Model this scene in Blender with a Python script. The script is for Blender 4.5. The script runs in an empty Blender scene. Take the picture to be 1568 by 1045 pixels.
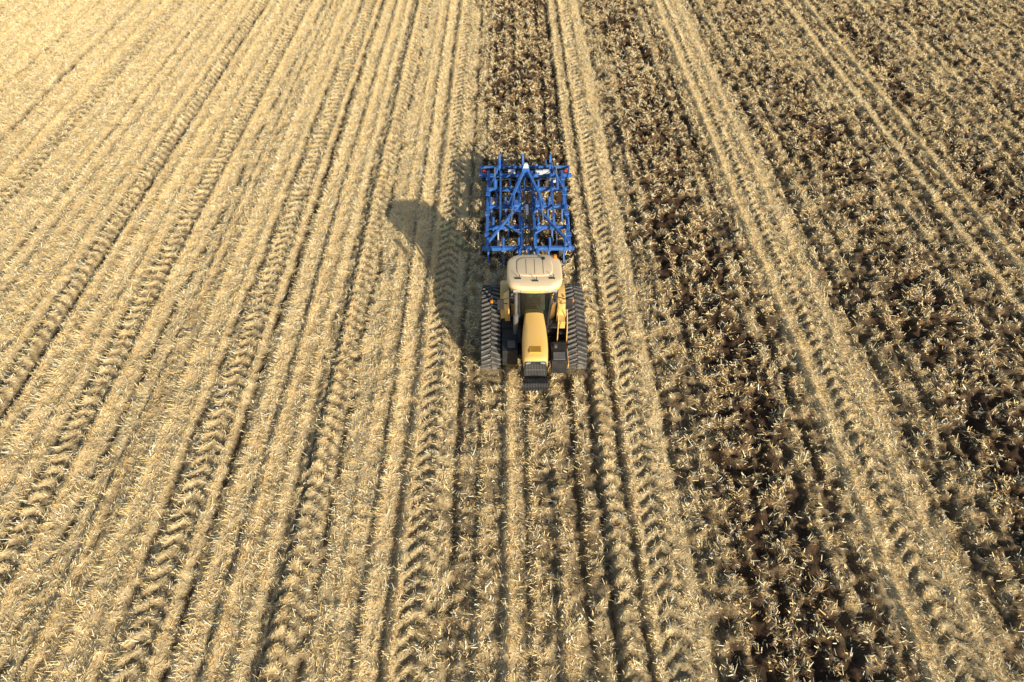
import bpy, math, numpy as np
from mathutils import Vector, Matrix
rng=np.random.default_rng(7)
S=bpy.context.scene
# ------------------------------------------------------------ helpers
def new_mat(name):
    m=bpy.data.materials.new(name); m.use_nodes=True
    return m,m.node_tree,m.node_tree.nodes["Principled BSDF"]
def N(nt,t,**k):
    n=nt.nodes.new(t)
    for a,b in k.items(): setattr(n,a,b)
    return n
def paint(name,col,rough=0.35,metal=0.0,dirt=0.25,dirtcol=(0.30,0.22,0.13),scale=3.0,coat=0.0):
    m,nt,b=new_mat(name)
    tc=N(nt,'ShaderNodeTexCoord'); no=N(nt,'ShaderNodeTexNoise'); no.inputs['Scale'].default_value=scale
    no.inputs['Detail'].default_value=8; no.inputs['Roughness'].default_value=0.7
    nt.links.new(tc.outputs['Object'],no.inputs['Vector'])
    r=N(nt,'ShaderNodeMapRange'); r.inputs[1].default_value=0.42; r.inputs[2].default_value=0.75
    r.inputs[3].default_value=dirt*0.15; r.inputs[4].default_value=min(1,dirt*1.6)
    nt.links.new(no.outputs['Fac'],r.inputs[0])
    mx=N(nt,'ShaderNodeMix',data_type='RGBA'); mx.inputs[6].default_value=(*col,1); mx.inputs[7].default_value=(*dirtcol,1)
    nt.links.new(r.outputs[0],mx.inputs[0]); nt.links.new(mx.outputs[2],b.inputs['Base Color'])
    r2=N(nt,'ShaderNodeMapRange'); r2.inputs[3].default_value=rough; r2.inputs[4].default_value=min(1,rough+0.4)
    nt.links.new(no.outputs['Fac'],r2.inputs[0]); nt.links.new(r2.outputs[0],b.inputs['Roughness'])
    b.inputs['Metallic'].default_value=metal; b.inputs['Coat Weight'].default_value=coat
    return m
class MB:
    def __init__(s): s.v=[]; s.f=[]
    def add(s,vs,fs):
        o=len(s.v); s.v+= [tuple(v) for v in vs]; s.f+=[tuple(i+o for i in f) for f in fs]
    def box(s,x0,x1,y0,y1,z0,z1):
        v=[(x,y,z) for x in(x0,x1) for y in(y0,y1) for z in(z0,z1)]
        s.add(v,[(0,1,3,2),(4,6,7,5),(0,4,5,1),(2,3,7,6),(0,2,6,4),(1,5,7,3)])
    def beam(s,p,q,w,h,up=(0,0,1)):
        p=Vector(p);q=Vector(q);d=(q-p).normalized();u=Vector(up)
        if abs(d.dot(u))>0.98:u=Vector((0,1,0))
        r=d.cross(u).normalized();u=r.cross(d).normalized()
        v=[c+r*(a*w/2)+u*(b*h/2) for c in(p,q) for a in(-1,1) for b in(-1,1)]
        s.add(v,[(0,1,3,2),(4,6,7,5),(0,4,5,1),(2,3,7,6),(0,2,6,4),(1,5,7,3)])
    def cyl(s,p,q,r,n=14,r2=None,cap=True):
        p=Vector(p);q=Vector(q);d=(q-p).normalized();u=Vector((0,0,1))
        if abs(d.dot(u))>0.98:u=Vector((0,1,0))
        a=d.cross(u).normalized();b=a.cross(d).normalized(); r2=r if r2 is None else r2
        v=[]
        for c,rr in((p,r),(q,r2)):
            for i in range(n):
                t=2*math.pi*i/n; v.append(c+a*(rr*math.cos(t))+b*(rr*math.sin(t)))
        f=[(i,(i+1)%n,n+(i+1)%n,n+i) for i in range(n)]
        if cap: f+=[tuple(range(n))[::-1],tuple(range(n,2*n))]
        s.add(v,f)
    def tube(s,pts,r,n=8):
        for a,b in zip(pts[:-1],pts[1:]): s.cyl(a,b,r,n)
    def loft(s,rings,cap=True,closed=True):
        n=len(rings[0]); v=[p for r in rings for p in r]; f=[]
        for k in range(len(rings)-1):
            for i in range(n if closed else n-1):
                j=(i+1)%n; f.append((k*n+i,k*n+j,(k+1)*n+j,(k+1)*n+i))
        if cap: f+=[tuple(range(n))[::-1],tuple(range((len(rings)-1)*n,len(rings)*n))]
        s.add(v,f)
    def lathe_x(s,c,prof,n=36):
        rings=[]
        for (x,r) in prof:
            rings.append([(c[0]+x,c[1]+r*math.cos(2*math.pi*i/n),c[2]+r*math.sin(2*math.pi*i/n)) for i in range(n)])
        s.loft(rings)
    def obj(s,name,mat,parent,bevel=0.0,smooth=False,seg=2):
        me=bpy.data.meshes.new(name); me.from_pydata(s.v,[],s.f); me.validate()
        import bmesh
        bm=bmesh.new(); bm.from_mesh(me); bmesh.ops.recalc_face_normals(bm,faces=bm.faces); bm.to_mesh(me); bm.free()
        me.materials.append(mat); o=bpy.data.objects.new(name,me); S.collection.objects.link(o)
        if parent: o.parent=parent
        if bevel>0:
            m=o.modifiers.new('bevel','BEVEL'); m.width=bevel; m.segments=seg; m.limit_method='ANGLE'; m.angle_limit=math.radians(35)
        if smooth:
            for p in me.polygons:p.use_smooth=True
            e=o.modifiers.new('split','EDGE_SPLIT'); e.split_angle=math.radians(38)
        return o
# ------------------------------------------------------------ noise & terrain
TB=rng.random((512,512))
def vn(x,y,sc,seed=0):
    a=x/sc+seed*37.7; b=y/sc+seed*91.3
    i=np.floor(a).astype(np.int64); j=np.floor(b).astype(np.int64)
    u=a-i; v=b-j; u=u*u*(3-2*u); v=v*v*(3-2*v)
    i0=i%512;i1=(i+1)%512;j0=j%512;j1=(j+1)%512
    return (TB[i0,j0]*(1-u)+TB[i1,j0]*u)*(1-v)+(TB[i0,j1]*(1-u)+TB[i1,j1]*u)*v
def ss(a,b,x):
    t=np.clip((x-a)/(b-a),0,1); return t*t*(3-2*t)
def band(x,a,b,e=0.5): return ss(a-e/2,a+e/2,x)*(1-ss(b-e/2,b+e/2,x))
FURR=[-44,-41.5,-38,-35,-32.5,-29.5,-28.6,-26,-23.4,-20.6,-19.9,-17.6,-16.8,-14.5,-12.8,-11.9,-10.2,-8.7,-6.5,-5.3,-3.3,-1.6]
FURR2=[2.1,2.75,3.55,5.2,9.6,13.0,14.1,18.9,22.6,24.2,26.9,31,35,39]
PALE=[(0.15,0.3),(3.1,0.25),(4.15,0.4),(4.85,0.25),(10.6,0.32),(11.4,0.28),(12.15,0.32),(19.8,.25),(21.0,.25)]
def worked(X,Y):
    xw=X+(vn(X,Y,1.7,3)-.5)*0.9+(vn(X,Y,0.5,4)-.5)*0.5
    w=0.0+0*X
    w=np.maximum(w,0.36*band(xw,-1.9,5.2,0.9))
    w=np.maximum(w,1.0*band(xw,-1.0,2.9,0.5)*ss(20.5,22.5,Y))
    w=np.maximum(w,0.64*ss(4.8,5.6,xw))
    w=np.maximum(w,0.95*band(xw,6.2,9.0,1.0))
    w=np.maximum(w,0.95*band(xw,14.4,17.4,1.2))
    w=np.maximum(w,0.90*band(xw,22.0,23.3,.8))
    w=np.maximum(w,0.90*band(xw,27,30,1.2))
    w=w*(1-0.65*band(X+(vn(X,Y,1.2,9)-.5)*.4,10.2,12.5,.4))
    w=w*(1-0.7*band(X+(vn(X,Y,1.2,9)-.5)*.4,3.0,5.1,.4))
    w=w+ (vn(X,Y,3.5,5)-.5)*0.4*(w>.2)
    for (p,pw) in PALE: w=w*(1-0.9*np.exp(-((X-p)/pw)**2)*(1-band(X,-1,2.9,.2)*(Y>20)))
    return np.clip(w,0,1)
def furrow(X,Y):
    xs=X+(vn(X*0.15,Y,2.5,11)-.5)*0.12+(vn(X*.3,Y,.4,14)-.5)*.12
    d=0*X
    for k,f in enumerate(FURR):
        d=np.maximum(d,(0.6+0.4*((k*7)%5)/4)*np.exp(-((xs-f)/0.15)**2))
    for k,f in enumerate(FURR2):
        d=np.maximum(d,0.8*np.exp(-((xs-f)/0.15)**2))
    return d*(0.3+0.7*ss(.25,.6,vn(X*0.3,Y,0.9,12)*.5+vn(X,Y,.22,13)*.5))
ROW=0.75
RS=0.30+0.70*rng.random(400)
def rowinfo(X,Y):
    ph=(X+(vn(X*0,Y,5,6)-.5)*0.10)/ROW
    k=np.round(ph).astype(np.int64)
    return k,(ph-k)*ROW
def clump0(X,Y): return ss(.40,.60,vn(X,Y,.38,21)*.55+vn(X,Y,.17,22)*.45)
def clump(X,Y,W):
    c=clump0(X,Y); a=ss(.05,.6,W)
    return c*(.42+.58*a)+.58*(1-a)
def row_shade_groove(X,Y,W): # row shadow put into soil colour, with slight dip and thinned straw
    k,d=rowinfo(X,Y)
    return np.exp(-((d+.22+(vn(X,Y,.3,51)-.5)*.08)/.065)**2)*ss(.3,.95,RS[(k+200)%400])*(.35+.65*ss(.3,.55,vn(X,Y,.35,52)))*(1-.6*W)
LANES=[-23,-17.2,-14,-9.45,-5.9,-2.45,3.15,4.3,11.4,20.4]
def chevron(X,Y):
    o=0*X
    for c in LANES:
        a=np.abs(X-c); o=np.where(a<.40,np.where(np.sin(2*np.pi*(Y+a*.9)/.46)>-.1,1.0,-1.0),o)
    return o
def height(X,Y,w=None):
    if w is None: w=worked(X,Y)
    k,d=rowinfo(X,Y)
    h=0.11*RS[(k+200)%400]*np.exp(-(d/.12)**2)*(1-0.5*w)*(.5+vn(X,Y,.3,15))
    h=h-0.16*furrow(X,Y)+.03*chevron(X,Y)-.05*row_shade_groove(X,Y,w)
    h=h+(vn(X,Y,0.55,7)-.5)*(0.05+0.08*w)+(clump(X,Y,w)-.5)*(.03+.06*w)+(vn(X,Y,0.27,8)-.5)*(0.05+0.17*w)+(vn(X,Y,0.15,10)-.5)*(0.06+0.12*w)
    m=band(X,-1.05,-.1,.12)*band(Y,15.6,19.4,.3)+band(X,1.9,2.85,.12)*band(Y,15.6,19.4,.3)
    m=np.clip(m,0,1)
    return h*(1-m)-0.01*m
def axis(lo,hi,st,far):
    core=np.arange(lo,hi+st/2,st); out=[];d=st;p=hi
    while p<far: d*=1.35; p+=d; out.append(p)
    inn=[];d=st;p=lo
    while p>-far: d*=1.35; p-=d; inn.append(p)
    return np.array(inn[::-1]+list(core)+out)
xs=axis(-41,41,0.07,2500); ys=axis(3,55,0.075,2500)
GX,GY=np.meshgrid(xs,ys); nx=len(xs); ny=len(ys)
W=worked(GX,GY); Z=height(GX,GY,W)
far=np.clip(1-ss(45,60,np.abs(GX)),0,1)*np.clip(1-ss(60,75,GY),0,1)*ss(-14,-2,GY)
Z=Z*far
BARE_AND_SHADE=np.maximum((1-clump(GX,GY,W))*(.45+.5*W),.6*(chevron(GX,GY)<0))*far+.3*(1-far)
BARE_AND_SHADE=np.maximum(BARE_AND_SHADE,.85*row_shade_groove(GX,GY,W)*far)  # painted shadow line along the far side of each row
co=np.stack([GX,GY,Z],-1).reshape(-1,3).astype(np.float32)
idx=np.arange(nx*ny).reshape(ny,nx)
q=np.stack([idx[:-1,:-1],idx[:-1,1:],idx[1:,1:],idx[1:,:-1]],-1).reshape(-1,4).astype(np.int32)
def np_mesh(name,co,quads,attrs={},smooth=False):
    me=bpy.data.meshes.new(name)
    me.vertices.add(len(co)); me.vertices.foreach_set('co',np.ascontiguousarray(co,dtype=np.float32).ravel())
    me.loops.add(quads.size); me.loops.foreach_set('vertex_index',quads.ravel().astype(np.int32))
    me.polygons.add(len(quads)); me.polygons.foreach_set('loop_start',np.arange(0,quads.size,4,dtype=np.int32))
    try: me.polygons.foreach_set('loop_total',np.full(len(quads),4,dtype=np.int32))
    except Exception: pass
    if smooth: me.polygons.foreach_set('use_smooth',np.ones(len(quads),dtype=bool))
    me.update(calc_edges=True)
    for k,a in attrs.items():
        if a.ndim==1:
            at=me.attributes.new(k,'FLOAT','POINT'); at.data.foreach_set('value',a.astype(np.float32))
        else:
            at=me.attributes.new(k,'FLOAT_COLOR','POINT'); at.data.foreach_set('color',a.astype(np.float32).ravel())
    o=bpy.data.objects.new(name,me); S.collection.objects.link(o); return o
field=np_mesh('farm_field_ground',co,q,{'worked':W.ravel(),'bare_and_shade':np.maximum(furrow(GX,GY)*.95,BARE_AND_SHADE).ravel()},True)  # soil mask mixes open ground with the painted row shadows
m,nt,b=new_mat('field_soil'); L=nt.links.new
aw=N(nt,'ShaderNodeAttribute',attribute_name='worked'); af=N(nt,'ShaderNodeAttribute',attribute_name='bare_and_shade')
tc=N(nt,'ShaderNodeTexCoord')
n1=N(nt,'ShaderNodeTexNoise'); n1.inputs['Scale'].default_value=12; n1.inputs['Detail'].default_value=6; n1.inputs['Roughness'].default_value=.8
n2=N(nt,'ShaderNodeTexNoise'); n2.inputs['Scale'].default_value=.3; n2.inputs['Detail'].default_value=4
for n_ in (n1,n2): L(tc.outputs['Object'],n_.inputs['Vector'])
cs=N(nt,'ShaderNodeValToRGB'); e=cs.color_ramp.elements
e[0].position=.36;e[0].color=(.32,.19,.08,1);e[1].position=.50;e[1].color=(.97,.73,.38,1)
L(n1.outputs['Fac'],cs.inputs[0])
cd=N(nt,'ShaderNodeValToRGB'); e=cd.color_ramp.elements
e[0].position=.44;e[0].color=(.056,.031,.019,1);e[1].position=.66;e[1].color=(.56,.35,.16,1)
L(n1.outputs['Fac'],cd.inputs[0])
mx=N(nt,'ShaderNodeMix',data_type='RGBA'); L(aw.outputs['Fac'],mx.inputs[0]); L(cs.outputs[0],mx.inputs[6]); L(cd.outputs[0],mx.inputs[7])
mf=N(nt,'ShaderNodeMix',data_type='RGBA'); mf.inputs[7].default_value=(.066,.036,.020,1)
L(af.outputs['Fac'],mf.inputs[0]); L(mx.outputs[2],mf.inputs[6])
hs=N(nt,'ShaderNodeHueSaturation'); mr=N(nt,'ShaderNodeMapRange'); mr.inputs[3].default_value=.90; mr.inputs[4].default_value=1.08
L(n2.outputs['Fac'],mr.inputs[0]); L(mr.outputs[0],hs.inputs['Value']); L(mf.outputs[2],hs.inputs['Color']); L(hs.outputs[0],b.inputs['Base Color'])
b.inputs['Roughness'].default_value=.92; b.inputs['Specular IOR Level'].default_value=.15
bp=N(nt,'ShaderNodeBump'); bp.inputs['Strength'].default_value=.9; bp.inputs['Distance'].default_value=.06; L(n1.outputs['Fac'],bp.inputs['Height']); L(bp.outputs[0],b.inputs['Normal'])
field.data.materials.append(m)
# ------------------------------------------------------------ straw
def vis(X,Y,mar=2.0):
    half=12.7*(Y-5.65)/45.4*1.83+12.7
    return (np.abs(X)<np.maximum(half,12)+mar)&(Y>4)&(Y<54)
PALS=np.array([[.97,.74,.36],[.98,.83,.51],[.96,.66,.26],[.96,.88,.70],[.72,.45,.18],[.38,.21,.09]])
def colors(n,Wk,X,Y):
    p=np.array([.34,.31,.22,.11,.015,.005]); pd=np.array([.30,.22,.24,.14,.07,.03])
    r=rng.random(n); c1=np.searchsorted(np.cumsum(p),r).clip(0,5); c2=np.searchsorted(np.cumsum(pd),r).clip(0,5)
    c=np.where((rng.random(n)<Wk)[:,None],PALS[c2],PALS[c1])
    return np.clip(c*(0.95+0.12*rng.random((n,1))),0,.98)
def strips(P,D,Lh,Wd,roll,col):
    n=len(P); up=np.array([0,0,1.0]); side=np.cross(D,up); side/=np.linalg.norm(side,axis=1,keepdims=True)+1e-9
    nn=np.cross(side,D); s2=side*np.cos(roll)[:,None]+nn*np.sin(roll)[:,None]
    end=P+D*Lh[:,None]; w=(Wd/2)[:,None]*s2
    V=np.stack([P-w,P+w,end+w*.5,end-w*.5],1).reshape(-1,3)
    Q=np.arange(n*4).reshape(n,4)
    C=np.ones((n*4,4)); C[:,:3]=np.repeat(col,4,axis=0); return V,Q,C
def under(X,Y): return ((np.abs(X+.575)<.42)|(np.abs(X-2.375)<.42))&(Y>15.7)&(Y<19.3)
n=1500000
X=rng.uniform(-42,42,n);Y=rng.uniform(4,54,n); k=vis(X,Y)&~under(X,Y); X=X[k];Y=Y[k]
Wk=worked(X,Y); F=np.maximum(furrow(X,Y),.9*row_shade_groove(X,Y,Wk)); kk,dr=rowinfo(X,Y)
cl=clump(X,Y,Wk)
keep=(1-.25*Wk)*(1-.95*F)*(0.10*(1-Wk)+.88*cl+.12*np.exp(-(dr/.15)**2))*np.where(chevron(X,Y)<0,.2,1)
keep=rng.random(len(X))<keep; X=X[keep];Y=Y[keep];Wk=Wk[keep]
n=len(X); az=4*np.pi*vn(X,Y,.5,41)+rng.normal(0,.9,n); tl=np.clip(np.abs(rng.normal(0.36,.45,n)),0,1.5)
D=np.stack([np.cos(az)*np.cos(tl),np.sin(az)*np.cos(tl),np.sin(tl)],1)
P=np.stack([X,Y,height(X,Y,Wk)+.005+rng.random(n)*.015],1)
Ln=rng.uniform(.045,.13,n)*np.where(rng.random(n)<.12,1.9,1)*(1+.15*Wk)
V,Q,C=strips(P,D,Ln,rng.uniform(.011,.027,n)*(1+.45*Wk),rng.normal(0,.9,n),colors(n,Wk*.7,X,Y))
straw=np_mesh('straw_residue',V,Q,{'tint':C}); print('lying',n)
rows=np.arange(-56,57); yy=np.arange(4,54,.12)
RX,RY=np.meshgrid(rows,yy); K=np.repeat(RX.ravel(),6); X=K*ROW; Y=np.repeat(RY.ravel(),6); n=len(X)
X=X+rng.normal(0,.05,n);Y=Y+rng.normal(0,.05,n); X=X-(vn(X*0,Y,5,6)-.5)*0.10
k=vis(X,Y)&~under(X,Y);X=X[k];Y=Y[k];K=K[k];Wk=worked(X,Y); R_=RS[(K+200)%400]
keep=(rng.random(len(X))<(1-.75*Wk)*R_)&(vn(X,Y,.8,31)>.18)&(furrow(X,Y)<.5)&(chevron(X,Y)>=0); X=X[keep];Y=Y[keep];Wk=Wk[keep];K=K[keep];R_=R_[keep]; n=len(X)
sg=np.where(K%2==0,1.0,-1.0)
ln=np.stack([sg*.5+rng.normal(0,.2,n),rng.normal(-.5,.25,n),np.ones(n)*.85],1); D=ln/np.linalg.norm(ln,axis=1,keepdims=True)
P=np.stack([X,Y,height(X,Y,Wk)-.02],1)
V,Q,C=strips(P,D,rng.uniform(.12,.30,n)*(.6+.5*R_),rng.uniform(.014,.028,n),rng.uniform(0,math.pi,n),colors(n,Wk*.5,X,Y))
stub=np_mesh('crop_stubble',V,Q,{'tint':C}); print('standing',n)
m,nt,b=new_mat('dry_straw'); L=nt.links.new
a=N(nt,'ShaderNodeAttribute',attribute_name='tint'); tc=N(nt,'ShaderNodeTexCoord'); no=N(nt,'ShaderNodeTexNoise'); no.inputs['Scale'].default_value=.25; no.inputs['Detail'].default_value=2
L(tc.outputs['Object'],no.inputs['Vector']); mr=N(nt,'ShaderNodeMapRange'); mr.inputs[3].default_value=.95; mr.inputs[4].default_value=1.03; L(no.outputs['Fac'],mr.inputs[0])
hs=N(nt,'ShaderNodeHueSaturation'); L(mr.outputs[0],hs.inputs['Value']); L(a.outputs['Color'],hs.inputs['Color']); L(hs.outputs[0],b.inputs['Base Color'])
b.inputs['Roughness'].default_value=.5; b.inputs['Specular IOR Level'].default_value=.5
straw.data.materials.append(m); stub.data.materials.append(m)
# ------------------------------------------------------------ materials for machines
YEL=paint('tractor_yellow',(.90,.52,.12),.3,dirt=.3,dirtcol=(.74,.54,.30),scale=2.2,coat=.3)
CREAM=paint('roof_cream',(.95,.70,.40),.45,dirt=.45,dirtcol=(.86,.66,.44),scale=2.0)
BLK=paint('black_plastic',(.018,.018,.02),.45,dirt=.25,dirtcol=(.14,.11,.08))
RUB=paint('track_rubber',(.025,.025,.027),.7,dirt=.45,dirtcol=(.18,.15,.11),scale=5)
LUG=paint('track_lug_worn',(.085,.08,.075),.6,dirt=.6,dirtcol=(.42,.36,.28),scale=6)
GREY=paint('cast_iron_grey',(.12,.12,.125),.5,dirt=.4,dirtcol=(.25,.2,.14))
BLUE=paint('implement_blue',(.018,.14,.50),.38,dirt=.32,dirtcol=(.26,.36,.48),scale=4,coat=.1)
STEEL=paint('bright_steel',(.65,.65,.66),.3,.85,dirt=.25)
WORN=paint('worn_tine_steel',(.22,.2,.18),.45,.6,dirt=.5,dirtcol=(.2,.13,.08))
WHITE=paint('white_plastic',(.75,.75,.74),.4,dirt=.2)
AMB=paint('amber_lens',(.9,.28,.02),.2,dirt=.1)
ORG=paint('decal_orange',(.90,.42,.03),.35,dirt=.15,dirtcol=(.6,.45,.2))
LENS=paint('lamp_lens',(.8,.8,.8),.1,.6,dirt=.1)
RED=paint('red_plastic',(.6,.03,.02),.35,dirt=.1)
g=bpy.data.materials.new('tinted_glass'); g.use_nodes=True; nt=g.node_tree; nt.nodes.clear()
o_=N(nt,'ShaderNodeOutputMaterial'); tr=N(nt,'ShaderNodeBsdfTransparent'); tr.inputs[0].default_value=(.42,.62,.56,1)
gl=N(nt,'ShaderNodeBsdfGlossy'); gl.inputs['Roughness'].default_value=.03; fr=N(nt,'ShaderNodeFresnel'); fr.inputs[0].default_value=1.6
no=N(nt,'ShaderNodeTexNoise'); no.inputs['Scale'].default_value=3; mx=N(nt,'ShaderNodeMixShader')
df=N(nt,'ShaderNodeBsdfDiffuse'); df.inputs[0].default_value=(.35,.33,.28,1); m2=N(nt,'ShaderNodeMixShader'); mr=N(nt,'ShaderNodeMapRange'); mr.inputs[3].default_value=0; mr.inputs[4].default_value=.06
nt.links.new(no.outputs['Fac'],mr.inputs[0]); nt.links.new(mr.outputs[0],m2.inputs[0])
nt.links.new(fr.outputs[0],mx.inputs[0]); nt.links.new(tr.outputs[0],mx.inputs[1]); nt.links.new(gl.outputs[0],mx.inputs[2]); nt.links.new(mx.outputs[0],m2.inputs[1]); nt.links.new(df.outputs[0],m2.inputs[2]); nt.links.new(m2.outputs[0],o_.inputs[0])
GLASS=g
# ------------------------------------------------------------ tractor (faces -Y)
T=bpy.data.objects.new('tracked_tractor',None); S.collection.objects.link(T); T.location=(.9,17,0)
def track(side):
    cx=1.475*side; w=.66
    C1=(-.74,.60,.60); C2=(1.26,.85,.85)
    pts=[]
    dy=C2[0]-C1[0]; dz=C2[1]-C1[1]; d=math.hypot(dy,dz); al=math.atan2(dz,dy)
    th=al+(math.pi/2+math.asin((C2[2]-C1[2])/d))
    for i in range(25):
        t=-math.pi/2+(th+math.pi/2)*i/24; pts.append((C2[0]+C2[2]*math.cos(t),C2[1]+C2[2]*math.sin(t)))
    for i in range(25):
        t=th+(1.5*math.pi-th)*i/24; pts.append((C1[0]+C1[2]*math.cos(t),C1[1]+C1[2]*math.sin(t)))
    P=np.array(pts); P=np.vstack([P,P[:1]]); seg=np.linalg.norm(np.diff(P,axis=0),axis=1); s=np.concatenate([[0],np.cumsum(seg)]); tot=s[-1]
    def at(u):
        u=u%tot; y=np.interp(u,s,P[:,0]); z=np.interp(u,s,P[:,1]); y2=np.interp((u+.01)%tot,s,P[:,0]); z2=np.interp((u+.01)%tot,s,P[:,1])
        t=Vector((0,y2-y,z2-z)).normalized(); nrm=Vector((0,t.z,-t.y)); return Vector((0,y,z)),t,nrm
    M=MB(); R=[]
    K=110
    for i in range(K):
        p,t,nr=at(tot*i/K); a=p-nr*.055; bq=p-nr*.115
        R.append([(cx-w/2,a.y,a.z),(cx+w/2,a.y,a.z),(cx+w/2,bq.y,bq.z),(cx-w/2,bq.y,bq.z)])
    R.append(R[0]); M.loft(R,cap=False); M.obj('track_belt_'+('l' if side>0 else 'r'),RUB,T)
    M=MB(); K=int(tot/.185)
    for i in range(K):
        for sgn in(-1,1):
            u0=tot*i/K+(.5*tot/K if sgn>0 else 0)
            p0,t0,n0=at(u0); p1,t1,n1=at(u0+.13)
            a=Vector((cx+sgn*.01,p0.y,p0.z))-n0*.03; c=Vector((cx+sgn*(w/2-.0),p1.y,p1.z))-n1*.03
            M.beam(a,c,.058,.06,up=tuple((n0+n1).normalized()))
    M.obj('track_lugs_'+('l' if side>0 else 'r'),LUG,T,.008)
    M=MB()
    for (y,z,r) in(C1,C2):
        ri=r-.125
        for o in(-.19,.19):
            M.lathe_x((cx+o,y,z),[(-.09,ri*.55),(-.09,ri),(.09,ri),(.09,ri*.55),(.04,ri*.5),(-.04,ri*.5)])
        M.cyl((cx-.3,y,z),(cx+.3,y,z),.16,20)
    for y in(-.25,.18,.6):
        for o in(-.19,.19): M.cyl((cx+o-.08,y,.30),(cx+o+.08,y,.30),.19,20)
    M.obj('track_wheels_'+('l' if side>0 else 'r'),GREY,T,.01,True)
    M=MB(); M.beam((cx,-.74,.6),(cx,1.26,.75),.16,.22); M.beam((cx-.1*side,.2,.6),(.3*side,.2,.75),.3,.3); M.beam((cx,1.26,.85),(.2*side,1.26,.85),.35,.35)
    M.obj('undercarriage_frame_'+('l' if side>0 else 'r'),BLK,T,.02)
for s_ in(-1,1): track(s_)
M=MB(); M.box(-.34,.34,-2.12,-.2,.72,1.27); M.box(-.42,.42,-.2,2.0,.55,1.28); M.box(-.30,.30,1.9,2.35,.5,1.0)
M.box(-.40,.40,-1.7,-1.2,.62,1.0); M.cyl((-.46,-1.35,1.0),(-.46,-.75,1.0),.11,16); M.cyl((.47,-1.5,1.05),(.47,-.9,1.05),.09,16)
for i in range(5): M.tube([(-.36,-1.9+.3*i,.85),(-.45,-1.8+.3*i,.9),(-.36,-1.7+.3*i,1.1)],.025)
M.obj('engine_and_chassis',BLK,T,.02)
def hring(y,w,Tz,B):
    pr=[(w*.97,B),(w,B+.2),(w,Tz-.20),(w*.96,Tz-.09),(w*.84,Tz-.03),(w*.5,Tz+.005),(0,Tz+.015)]
    return [(x,y,z) for x,z in pr]+[(-x,y,z) for x,z in pr[-2::-1]]
M=MB(); secs=[(-2.20,.335,1.74,1.32),(-2.17,.375,1.80,1.30),(-2.08,.405,1.85,1.28),(-1.7,.425,1.91,1.28),(-1.3,.42,1.98,1.28),(-.9,.39,2.05,1.28),(-.5,.345,2.12,1.28),(-.22,.315,2.16,1.28)]
M.loft([hring(*s) for s in secs]); M.obj('hood',YEL,T,0,True)
M=MB(); M.box(-.20,.20,-1.99,-1.70,1.868,1.925); M.obj('hood_vent',ORG,T,.02)
M=MB()
for i in range(6): M.box(-.16,.16,-1.96+.042*i,-1.952+.042*i,1.926,1.930)
M.box(-.004,.004,-1.66,-.4,1.90,1.925)
for x in(-.428,.423): 
    for i in range(7): M.box(x,x+.006,-1.75+.15*i,-1.65+.15*i,1.42,1.68)
M.obj('hood_slots',BLK,T)
M=MB(); M.loft([[(x*1.0,-2.215,z) for x,z in[(.37,1.02),(.38,1.3),(.34,1.66),(.28,1.71),(-.28,1.71),(-.34,1.66),(-.38,1.3),(-.37,1.02)]],[(x*1.03,-2.12,z+.01) for x,z in[(.37,1.0),(.38,1.3),(.35,1.7),(.28,1.76),(-.28,1.76),(-.35,1.7),(-.38,1.3),(-.37,1.0)]]])
M.obj('grille_surround',BLK,T,.01)
M=MB()
for i in range(13): M.box(-.30+.05*i-.008,-.30+.05*i+.008,-2.24,-2.216,1.10,1.62)
M.box(-.33,.33,-2.245,-2.217,1.34,1.365); M.obj('grille_bars',GREY,T)
M=MB()
for s_ in(-1,1): M.loft([[(s_*x,-2.222,z) for x,z in[(.16,1.655),(.31,1.62),(.33,1.66),(.27,1.70),(.16,1.70)]],[(s_*x,-2.245,z) for x,z in[(.17,1.66),(.30,1.63),(.32,1.66),(.27,1.69),(.17,1.69)]]])
M.obj('headlights',LENS,T)
M=MB()
for i in range(16):
    x=-.39+.052*i; M.loft([[(x+dx,y,z) for y,z in[(-2.20,.62),(-2.50,.62),(-2.60,.72),(-2.60,.90),(-2.52,1.0),(-2.3,1.0),(-2.2,.93)]] for dx in(-.021,.021)])
M.obj('front_weights',BLK,T,.006)
M=MB(); M.box(-.30,.30,-2.3,-2.0,.70,.9); M.cyl((-.42,-2.4,.86),(.42,-2.4,.86),.03); M.obj('weight_bracket',GREY,T,.01)
M=MB()
ztop=3.27
for s_ in(-1,1):
    M.beam((s_*.48,-.30,1.45),(s_*.54,-.46,ztop),.06,.08); M.beam((s_*.80,.30,1.3),(s_*.80,.28,ztop),.06,.09); M.beam((s_*.74,1.05,1.7),(s_*.72,1.0,ztop),.08,.08)
    M.beam((s_*.48,-.30,1.47),(s_*.80,.30,1.33),.05,.08); M.beam((s_*.80,.3,1.75),(s_*.74,1.04,1.75),.05,.08)
    M.beam((s_*.54,-.46,ztop-.02),(s_*.8,.28,ztop-.02),.06,.07); M.beam((s_*.8,.28,ztop-.02),(s_*.72,1.0,ztop-.02),.06,.07)
M.beam((-.54,-.46,ztop-.02),(.54,-.46,ztop-.02),.06,.07); M.beam((-.72,1.0,ztop-.02),(.72,1.0,ztop-.02),.06,.07); M.beam((-.74,1.04,1.75),(.74,1.04,1.75),.06,.08)
M.obj('cab_frame',BLK,T,.008)
M=MB()
M.loft([[(.46,-.28,z),(.78,.3,z),(.78,1.04,z),(-.78,1.04,z),(-.78,.3,z),(-.46,-.28,z)] for z in(1.22,1.46)])
M.box(-.76,.76,.85,1.03,1.46,1.75); M.obj('cab_base',BLK,T,.02)
M=MB()
def quad(a,b_,c,d): M.add([a,b_,c,d],[(0,1,2,3)])
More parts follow.
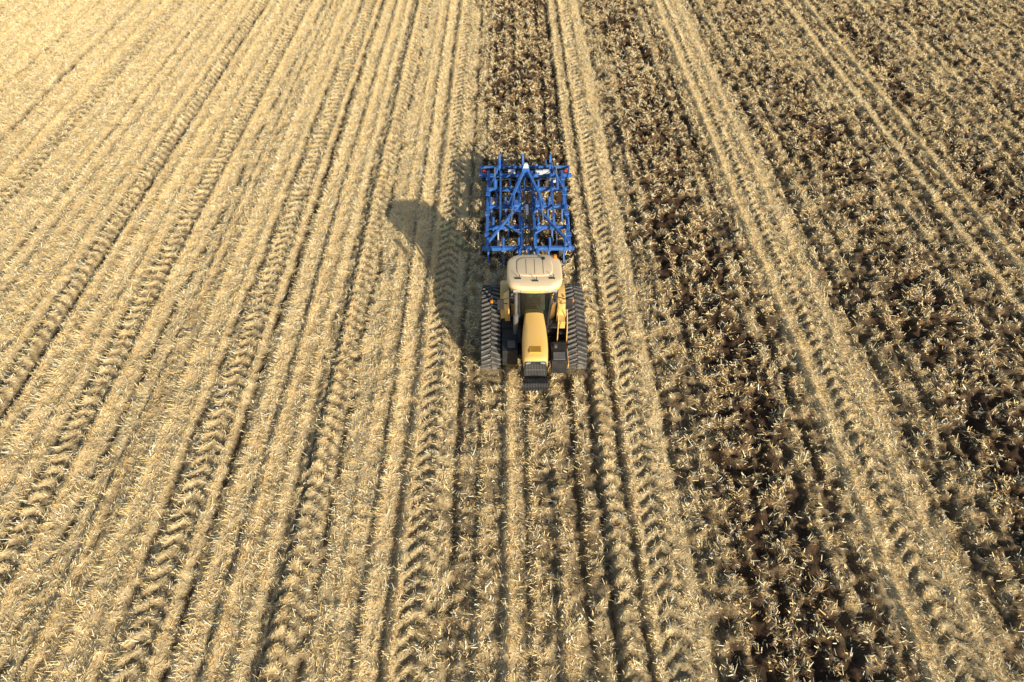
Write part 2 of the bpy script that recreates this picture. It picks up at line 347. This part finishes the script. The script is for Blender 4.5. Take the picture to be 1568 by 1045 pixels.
quad((-.46,-.315,1.5),(.46,-.315,1.5),(.52,-.47,3.22),(-.52,-.47,3.22))
for s_ in(-1,1):
    quad((s_*.50,-.27,1.52),(s_*.79,.26,1.40),(s_*.80,.24,3.2),(s_*.56,-.42,3.2))
    quad((s_*.80,.34,1.8),(s_*.755,1.0,1.8),(s_*.735,.96,3.2),(s_*.80,.32,3.2))
quad((-.70,1.055,1.8),(.70,1.055,1.8),(.68,1.01,3.2),(-.68,1.01,3.2))
M.obj('cab_windows',GLASS,T)
M=MB(); M.box(-.27,.27,.30,.75,1.62,1.86); M.box(-.25,.25,.68,.84,1.86,2.55); M.box(-.13,.13,.72,.82,2.55,2.78); M.box(-.38,-.29,.2,.75,1.8,1.98); M.box(.29,.40,.1,.75,1.8,2.0)
M.obj('driver_seat',paint('seat_teal_fabric',(.03,.14,.14),.8,dirt=.15),T,.04,seg=3)
M=MB(); M.beam((0,-.2,1.5),(0,-.02,2.05),.16,.12); M.box(-.22,.22,-.22,-.08,1.9,2.08); M.box(.42,.46,-.05,.2,2.1,2.4)
for i in range(20):
    a0=2*math.pi*i/20;a1=2*math.pi*(i+1)/20
    M.cyl((.19*math.cos(a0),.05+.17*math.sin(a0),2.12-.08*math.sin(a0)),(.19*math.cos(a1),.05+.17*math.sin(a1),2.12-.08*math.sin(a1)),.017,6)
M.obj('steering_console',BLK,T,.01)
def ring(z,sx,sy,fr=0,n=40,e=4.2,cy=.225):
    r=[]
    for i in range(n):
        t=2*math.pi*i/n; c,s=math.cos(t),math.sin(t)
        x=math.copysign(abs(c)**(2/e),c)*sx; y=math.copysign(abs(s)**(2/e),s)*sy
        if y<0: y-=fr*(1-(x/sx)**2)*(-y/sy)*.07
        r.append((x,cy+y,z))
    return r
M=MB(); M.loft([ring(3.25,.80,.74,1),ring(3.27,.88,.81,1),ring(3.38,.905,.825,1),ring(3.40,.90,.82,1)]); M.obj('roof_lower_shell',YEL,T,0,True)
M=MB(); M.loft([ring(3.402,.905,.825,1),ring(3.46,.90,.815,1),ring(3.52,.86,.78,.9),ring(3.55,.76,.69,.8),ring(3.56,.5,.45,.5)]); M.obj('roof_top_shell',CREAM,T,0,True)
M=MB(); M.loft([ring(3.545,.60,.48,0,cy=.32),ring(3.585,.57,.45,0,cy=.32)]); M.obj('roof_hatch',CREAM,T,.01,True)
M=MB()
for x,y in((-.55,-.26),(0,-.38),(.55,-.26)):
    M.box(x-.10,x+.10,y-.02,y+.02,3.53,3.585); M.cyl((x+.04,y,3.55),(x+.04,y+.02,3.72),.012)
M.cyl((-.72,.8,3.5),(-.72,.8,3.95),.01); M.cyl((.3,.70,3.55),(.3,.70,3.64),.06)
for x in(-.28,0,.28): M.box(x-.006,x+.006,-.05,.70,3.586,3.592)
M.obj('roof_fittings',BLK,T,.004)
M=MB()
for x in(-.62,-.38,.38,.62): M.box(x-.09,x+.09,-.69+.1*abs(x),-.60,3.285,3.37)
M.obj('roof_work_lights',LENS,T,.01)
M=MB(); M.cyl((.70,.78,3.5),(.70,.78,3.68),.055,14); M.cyl((-1.44,.35,1.95),(-1.44,.35,2.05),.05); M.box(1.30,1.40,.30,.36,2.0,2.1); M.obj('beacons',AMB,T,.008)
M=MB()
for s_ in(-1,1):
    R=[]
    for i in range(13):
        t=math.radians(15+135*i/12); y=1.16+1.15*math.cos(t)*.98; z=.82+1.08*math.sin(t)
        R.append([(s_*.84,y,z),(s_*1.13,y,z-.02),(s_*1.15,y,z-.06),(s_*.84,y,z-.04)])
    M.loft(R)
    M.loft([[(s_*.80,.05,1.3),(s_*.98,.05,1.3),(s_*.98,.05,1.75),(s_*.84,.05,1.95)],[(s_*.80,.9,1.3),(s_*1.06,.9,1.3),(s_*1.06,.9,1.85),(s_*.84,.9,2.05)]])
M.obj('fenders',YEL,T,.015,True)
M=MB()
for s_ in(-1,1):
    M.beam((s_*.52,-.45,3.0),(s_*1.12,-.62,2.95),.03,.03); M.box(s_*1.12-.11,s_*1.12+.11,-.66,-.60,2.55,2.98)
    M.beam((s_*.9,.35,1.9),(s_*1.42,.35,1.93),.03,.03)
M.obj('mirrors',BLK,T,.015)
M=MB(); M.cyl((-.62,-.50,1.3),(-.62,-.50,2.2),.085,18); M.cyl((-.62,-.50,2.2),(-.62,-.52,3.15),.055,16); M.cyl((-.62,-.52,3.15),(-.62,-.62,3.3),.055,16); M.obj('exhaust_stack',GREY,T,.006,True)
M=MB(); M.box(.56,1.08,-1.75,-.85,.62,1.22); M.box(-1.08,-.56,-1.35,-.2,.62,1.30); M.box(.58,1.06,-.75,.0,.55,.60)
for i in range(4): M.box(.80,1.10,-.82+.22*i,-.66+.22*i,.62+.24*i,.65+.24*i)
M.box(.5,1.1,-.25,.25,1.27,1.31); M.box(-1.1,-.5,-.25,.25,1.31,1.35); M.box(-.54,-.44,-.9,-.4,1.2,1.6)
M.obj('steps_and_tool_boxes',BLK,T,.02)
M=MB()
M.tube([(.80,-.75,.75),(.82,-.55,1.9),(.83,-.2,2.15),(.84,.1,2.15)],.02); M.tube([(1.12,-.85,.7),(1.12,-.6,1.85),(1.12,-.2,2.1),(1.12,.2,2.1),(1.12,.2,1.4)],.02)
M.box(.86,1.08,-.30,.02,1.32,1.62)
M.beam((1.13,-1.7,.95),(1.13,-.9,.95),.03,.2)
M.obj('handrails_and_yellow_panels',YEL,T,.008)
M=MB(); M.box(-.9,-.64,-1.2,-.9,1.302,1.36); M.cyl((.72,-1.1,1.22),(.72,-1.1,1.30),.06); M.box(.62,1.02,-1.70,-1.35,1.222,1.26); M.obj('filler_caps',GREY,T,.01)
M=MB(); M.beam((-.3,2.2,.9),(-.35,2.9,.62),.07,.1); M.beam((.3,2.2,.9),(.35,2.9,.62),.07,.1); M.beam((0,2.2,1.1),(0,3.2,1.05),.07,.07); M.beam((-.42,2.9,.62),(.42,2.9,.62),.1,.1); M.box(-.35,.35,2.0,2.3,.9,1.45)
M.obj('rear_hitch',GREY,T,.01)
# ------------------------------------------------------------ cultivator
I=bpy.data.objects.new('field_cultivator',None); S.collection.objects.link(I); I.location=(.85,24.5,0)
M=MB(); z=.92
RY=[-2.85,-1.45,0.0,1.35,2.45]
for k,y in enumerate(RY):
    hw=[1.84,1.76,1.78,1.82,2.10][k]; M.beam((-hw,y,z),(hw,y,z),.14,.14)
for s_ in(-1,1):
    M.beam((s_*1.66,-2.95,z+.10),(s_*1.66,2.6,z+.10),.12,.13)
    M.beam((s_*1.12,-1.5,z+.14),(s_*1.12,2.5,z+.14),.08,.10)
    M.beam((s_*.28,-3.0,z+.14),(s_*.30,2.5,z+.14),.12,.14)
    M.beam((s_*.28,-.2,z+.30),(s_*1.62,-2.8,z+.24),.09,.10)
    M.beam((s_*.10,1.9,z+.55),(s_*.75,-.2,z+.26),.11,.11)
    M.beam((s_*.38,-3.0,z+.05),(s_*.08,-4.35,z-.22),.11,.13)
    M.beam((s_*1.3,2.45,z+.12),(s_*1.3,3.35,z-.15),.09,.12); M.beam((s_*.5,2.45,z+.12),(s_*.5,3.35,z-.15),.09,.12)
    M.beam((s_*1.95,2.3,z+.02),(s_*2.02,3.2,z-.1),.06,.16)
    M.beam((s_*.15,2.3,z+.1),(s_*.08,2.1,z+.75),.09,.09)
    M.beam((s_*1.62,1.3,z+.15),(s_*1.2,2.5,z+.42),.07,.08); M.beam((s_*1.2,2.5,z+.42),(s_*1.2,3.5,z+.2),.07,.08)
M.beam((0,-3.1,z+.15),(0,-4.3,z+.02),.08,.08); M.box(-.16,.16,1.85,2.15,z+.5,z+.72)
for s_ in(-1,1):
    for y in(-2.2,-.75,.7,1.9): M.beam((s_*.28,y,z+.24),(s_*.62,y+.25,z+.30),.07,.07); M.box(s_*1.66-.10,s_*1.66+.10,y-.12,y+.12,z+.17,z+.22)
    M.box(s_*.45-.09,s_*.45+.09,-.5,-.1,z+.22,z+.42)
for x in(-1.15,-.1,1.15):
    M.beam((x,2.95,z-.1),(x,3.0,z+.75),.09,.09)
M.beam((-2.05,3.35,z-.12),(2.05,3.35,z-.12),.10,.10)
M.obj('main_frame',BLUE,I,.012)
M=MB(); B2=MB(); SH=MB()
for k,y in enumerate(RY[:-1]):
    off=[0,.21,.10,.31][k]
    x=-1.62+off
    while x<1.72:
        M.beam((x,y-.10,z+.09),(x,y+.14,z+.09),.085,.05); M.beam((x,y-.09,z-.10),(x,y-.09,z+.10),.085,.03); M.beam((x,y+.10,z+.05),(x,y+.30,z+.22),.07,.07)
        pts=[(x,y+.12,z-.03),(x,y+.36,z-.05),(x,y+.48,z-.22),(x,y+.46,z-.45),(x,y+.30,z-.68),(x,y+.12,z-.86)]
        for a,b_ in zip(pts[:-1],pts[1:]): B2.beam(a,b_,.05,.065,up=(1,0,0))
        SH.loft([[(x-.09,y+.22,.10),(x+.09,y+.22,.10),(x,y+.26,.16)],[(x-.02,y+.02,.0),(x+.02,y+.02,.0),(x,y+.04,.04)]])
        M.cyl((x,y-.05,z+.16),(x,y+.32,z+.26),.05,10)
        x+=.62
M.obj('tine_brackets',BLUE,I,.006); B2.obj('spring_tines',BLUE,I,.006); SH.obj('tine_shares',WORN,I)
M=MB();D2=MB()
for i in range(11):
    x=-1.75+.35*i; s_=1 if i%2 else -1
    c=Vector((x,2.92,.27)); ax=Vector((1,.35*s_,0.0)).normalized()
    D2.cyl(c-ax*.012,c+ax*.03,.25,22,.17); M.beam((x,2.5,z-.05),(x,2.75,.5),.05,.05); M.beam((x,2.75,.5),(x,2.9,.28),.05,.05)
M.obj('disc_arms',BLUE,I,.005); D2.obj('levelling_discs',WORN,I,0,True)
M=MB()
for x in np.linspace(-2.0,2.0,11): M.cyl((x-.012,3.45,.29),(x+.012,3.45,.29),.25,24)
for i in range(12):
    a0=2*math.pi*i/12; c0,s0=math.cos(a0),math.sin(a0); M.beam((-2.0,3.45+.27*c0,.29+.27*s0),(2.0,3.45+.27*c0,.29+.27*s0),.03,.03)
M.cyl((-2.06,3.45,.29),(2.06,3.45,.29),.05); M.obj('cage_roller',BLK,I)
M=MB()
for s_ in(-1,1): M.beam((s_*2.06,3.2,z-.05),(s_*2.06,3.45,.29),.04,.12); M.beam((s_*1.0,3.35,z-.15),(s_*1.0,3.85,z-.05),.06,.06)
M.obj('roller_arms',BLUE,I,.006)
M=MB();R2=MB()
for s_ in(-1,1):
    M.cyl((s_*.55,.3,z+.35),(s_*.62,-.7,z+.33),.06); R2.cyl((s_*.62,-.7,z+.33),(s_*.66,-1.35,z+.28),.03)
    M.cyl((s_*1.37,.9,z+.3),(s_*1.37,1.6,z+.42),.055); R2.cyl((s_*1.37,1.6,z+.42),(s_*1.37,2.3,z+.5),.028)
    M.cyl((s_*.5,2.5,z+.5),(s_*.5,3.2,z+.05),.05)
M.obj('hydraulic_cylinders',BLUE,I,0,True)
R2.box(-.06,.06,-1.0,-.3,z+.25,z+.33)
R2.obj('cylinder_rods',STEEL,I,0,True)
M=MB()
for x,y in((.62,2.35),(.95,2.4),(-.62,2.4),(1.22,1.7)): M.box(x-.16,x+.16,y-.05,y+.08,z+.12,z+.30)
M.loft([[(x,1.95+y,z+.73) for x,y in[(-.13,-.1),(.13,-.1),(.13,.15),(-.13,.15)]],[(x,1.98+y,z+.9) for x,y in[(-.06,-.04),(.06,-.04),(.06,.08),(-.06,.08)]]])
M.obj('white_plates',WHITE,I,.01)
M=MB()
for k,x in enumerate((-.16,-.08,0.02,.1,.17)):
    M.tube([(x*.8,-5.2,1.1),(x*1.6,-4.6,1.35-.03*k),(x*2.0,-3.8,1.18),(x*1.2,-3.0,1.2),(x,-1.5,1.22),(x+.05,.2,1.24),(x*2,1.8,1.3)],.018)
for s_ in(-1,1): M.tube([(.05*s_,-1.0,1.25),(.35*s_,-1.2,1.38),(.6*s_,-.9,1.4)],.016); M.tube([(.1*s_,1.2,1.28),(.7*s_,1.5,1.35),(1.3*s_,1.4,1.36)],.016)
M.obj('hydraulic_hoses',BLK,I)
M=MB();R3=MB()
for s_ in(-1,1):
    c=(s_*1.37,-2.15,.36)
    M.lathe_x(c,[(-.11,.2),(-.12,.30),(-.09,.35),(.09,.35),(.12,.30),(.11,.2)],28); R3.cyl((c[0]-.07,c[1],c[2]),(c[0]+.07,c[1],c[2]),.2,20); R3.beam((c[0]+.16*s_*-1,c[1],c[2]),(c[0]+.16*s_*-1,-1.45,z),.05,.08); R3.cyl((c[0]-.18*s_,c[1],c[2]),c,.04)
M.obj('support_tyres',RUB,I,0,True); R3.obj('support_wheel_hubs',WHITE,I,.004)
M=MB()
for s_ in(-1,1): M.box(s_*1.85-.06,s_*1.85+.06,2.55,2.58,z+.1,z+.22)
M.obj('rear_reflectors',RED,I)
# ------------------------------------------------------------ camera, light
cam=bpy.data.cameras.new('camera'); co_=bpy.data.objects.new('camera',cam); S.collection.objects.link(co_); S.camera=co_
cam.lens=24; cam.sensor_width=36; cam.clip_end=6000; cam.clip_start=.1
co_.location=(0,0,18); co_.rotation_euler=(math.radians(44),0,math.radians(-.53))
sd=Vector((5.8,-9.0,3.75)).normalized()
el=math.asin(sd.z); az=math.atan2(sd.x,sd.y)
sl=bpy.data.lights.new('sun','SUN'); sl.energy=5; sl.angle=math.radians(.5); sl.color=(1,.94,.80)
so=bpy.data.objects.new('sun',sl); S.collection.objects.link(so); so.rotation_mode='QUATERNION'; so.rotation_quaternion=sd.to_track_quat('Z','Y'); so.location=(30,-40,30)
w=bpy.data.worlds.new('World'); S.world=w; w.use_nodes=True; nt=w.node_tree
sk=N(nt,'ShaderNodeTexSky'); sk.sky_type='NISHITA'; sk.sun_disc=False; sk.sun_elevation=el; sk.sun_rotation=az
nt.links.new(sk.outputs[0],nt.nodes['Background'].inputs[0]); nt.nodes['Background'].inputs[1].default_value=.125
S.view_settings.view_transform='Standard'; S.view_settings.look='None'; S.view_settings.exposure=0
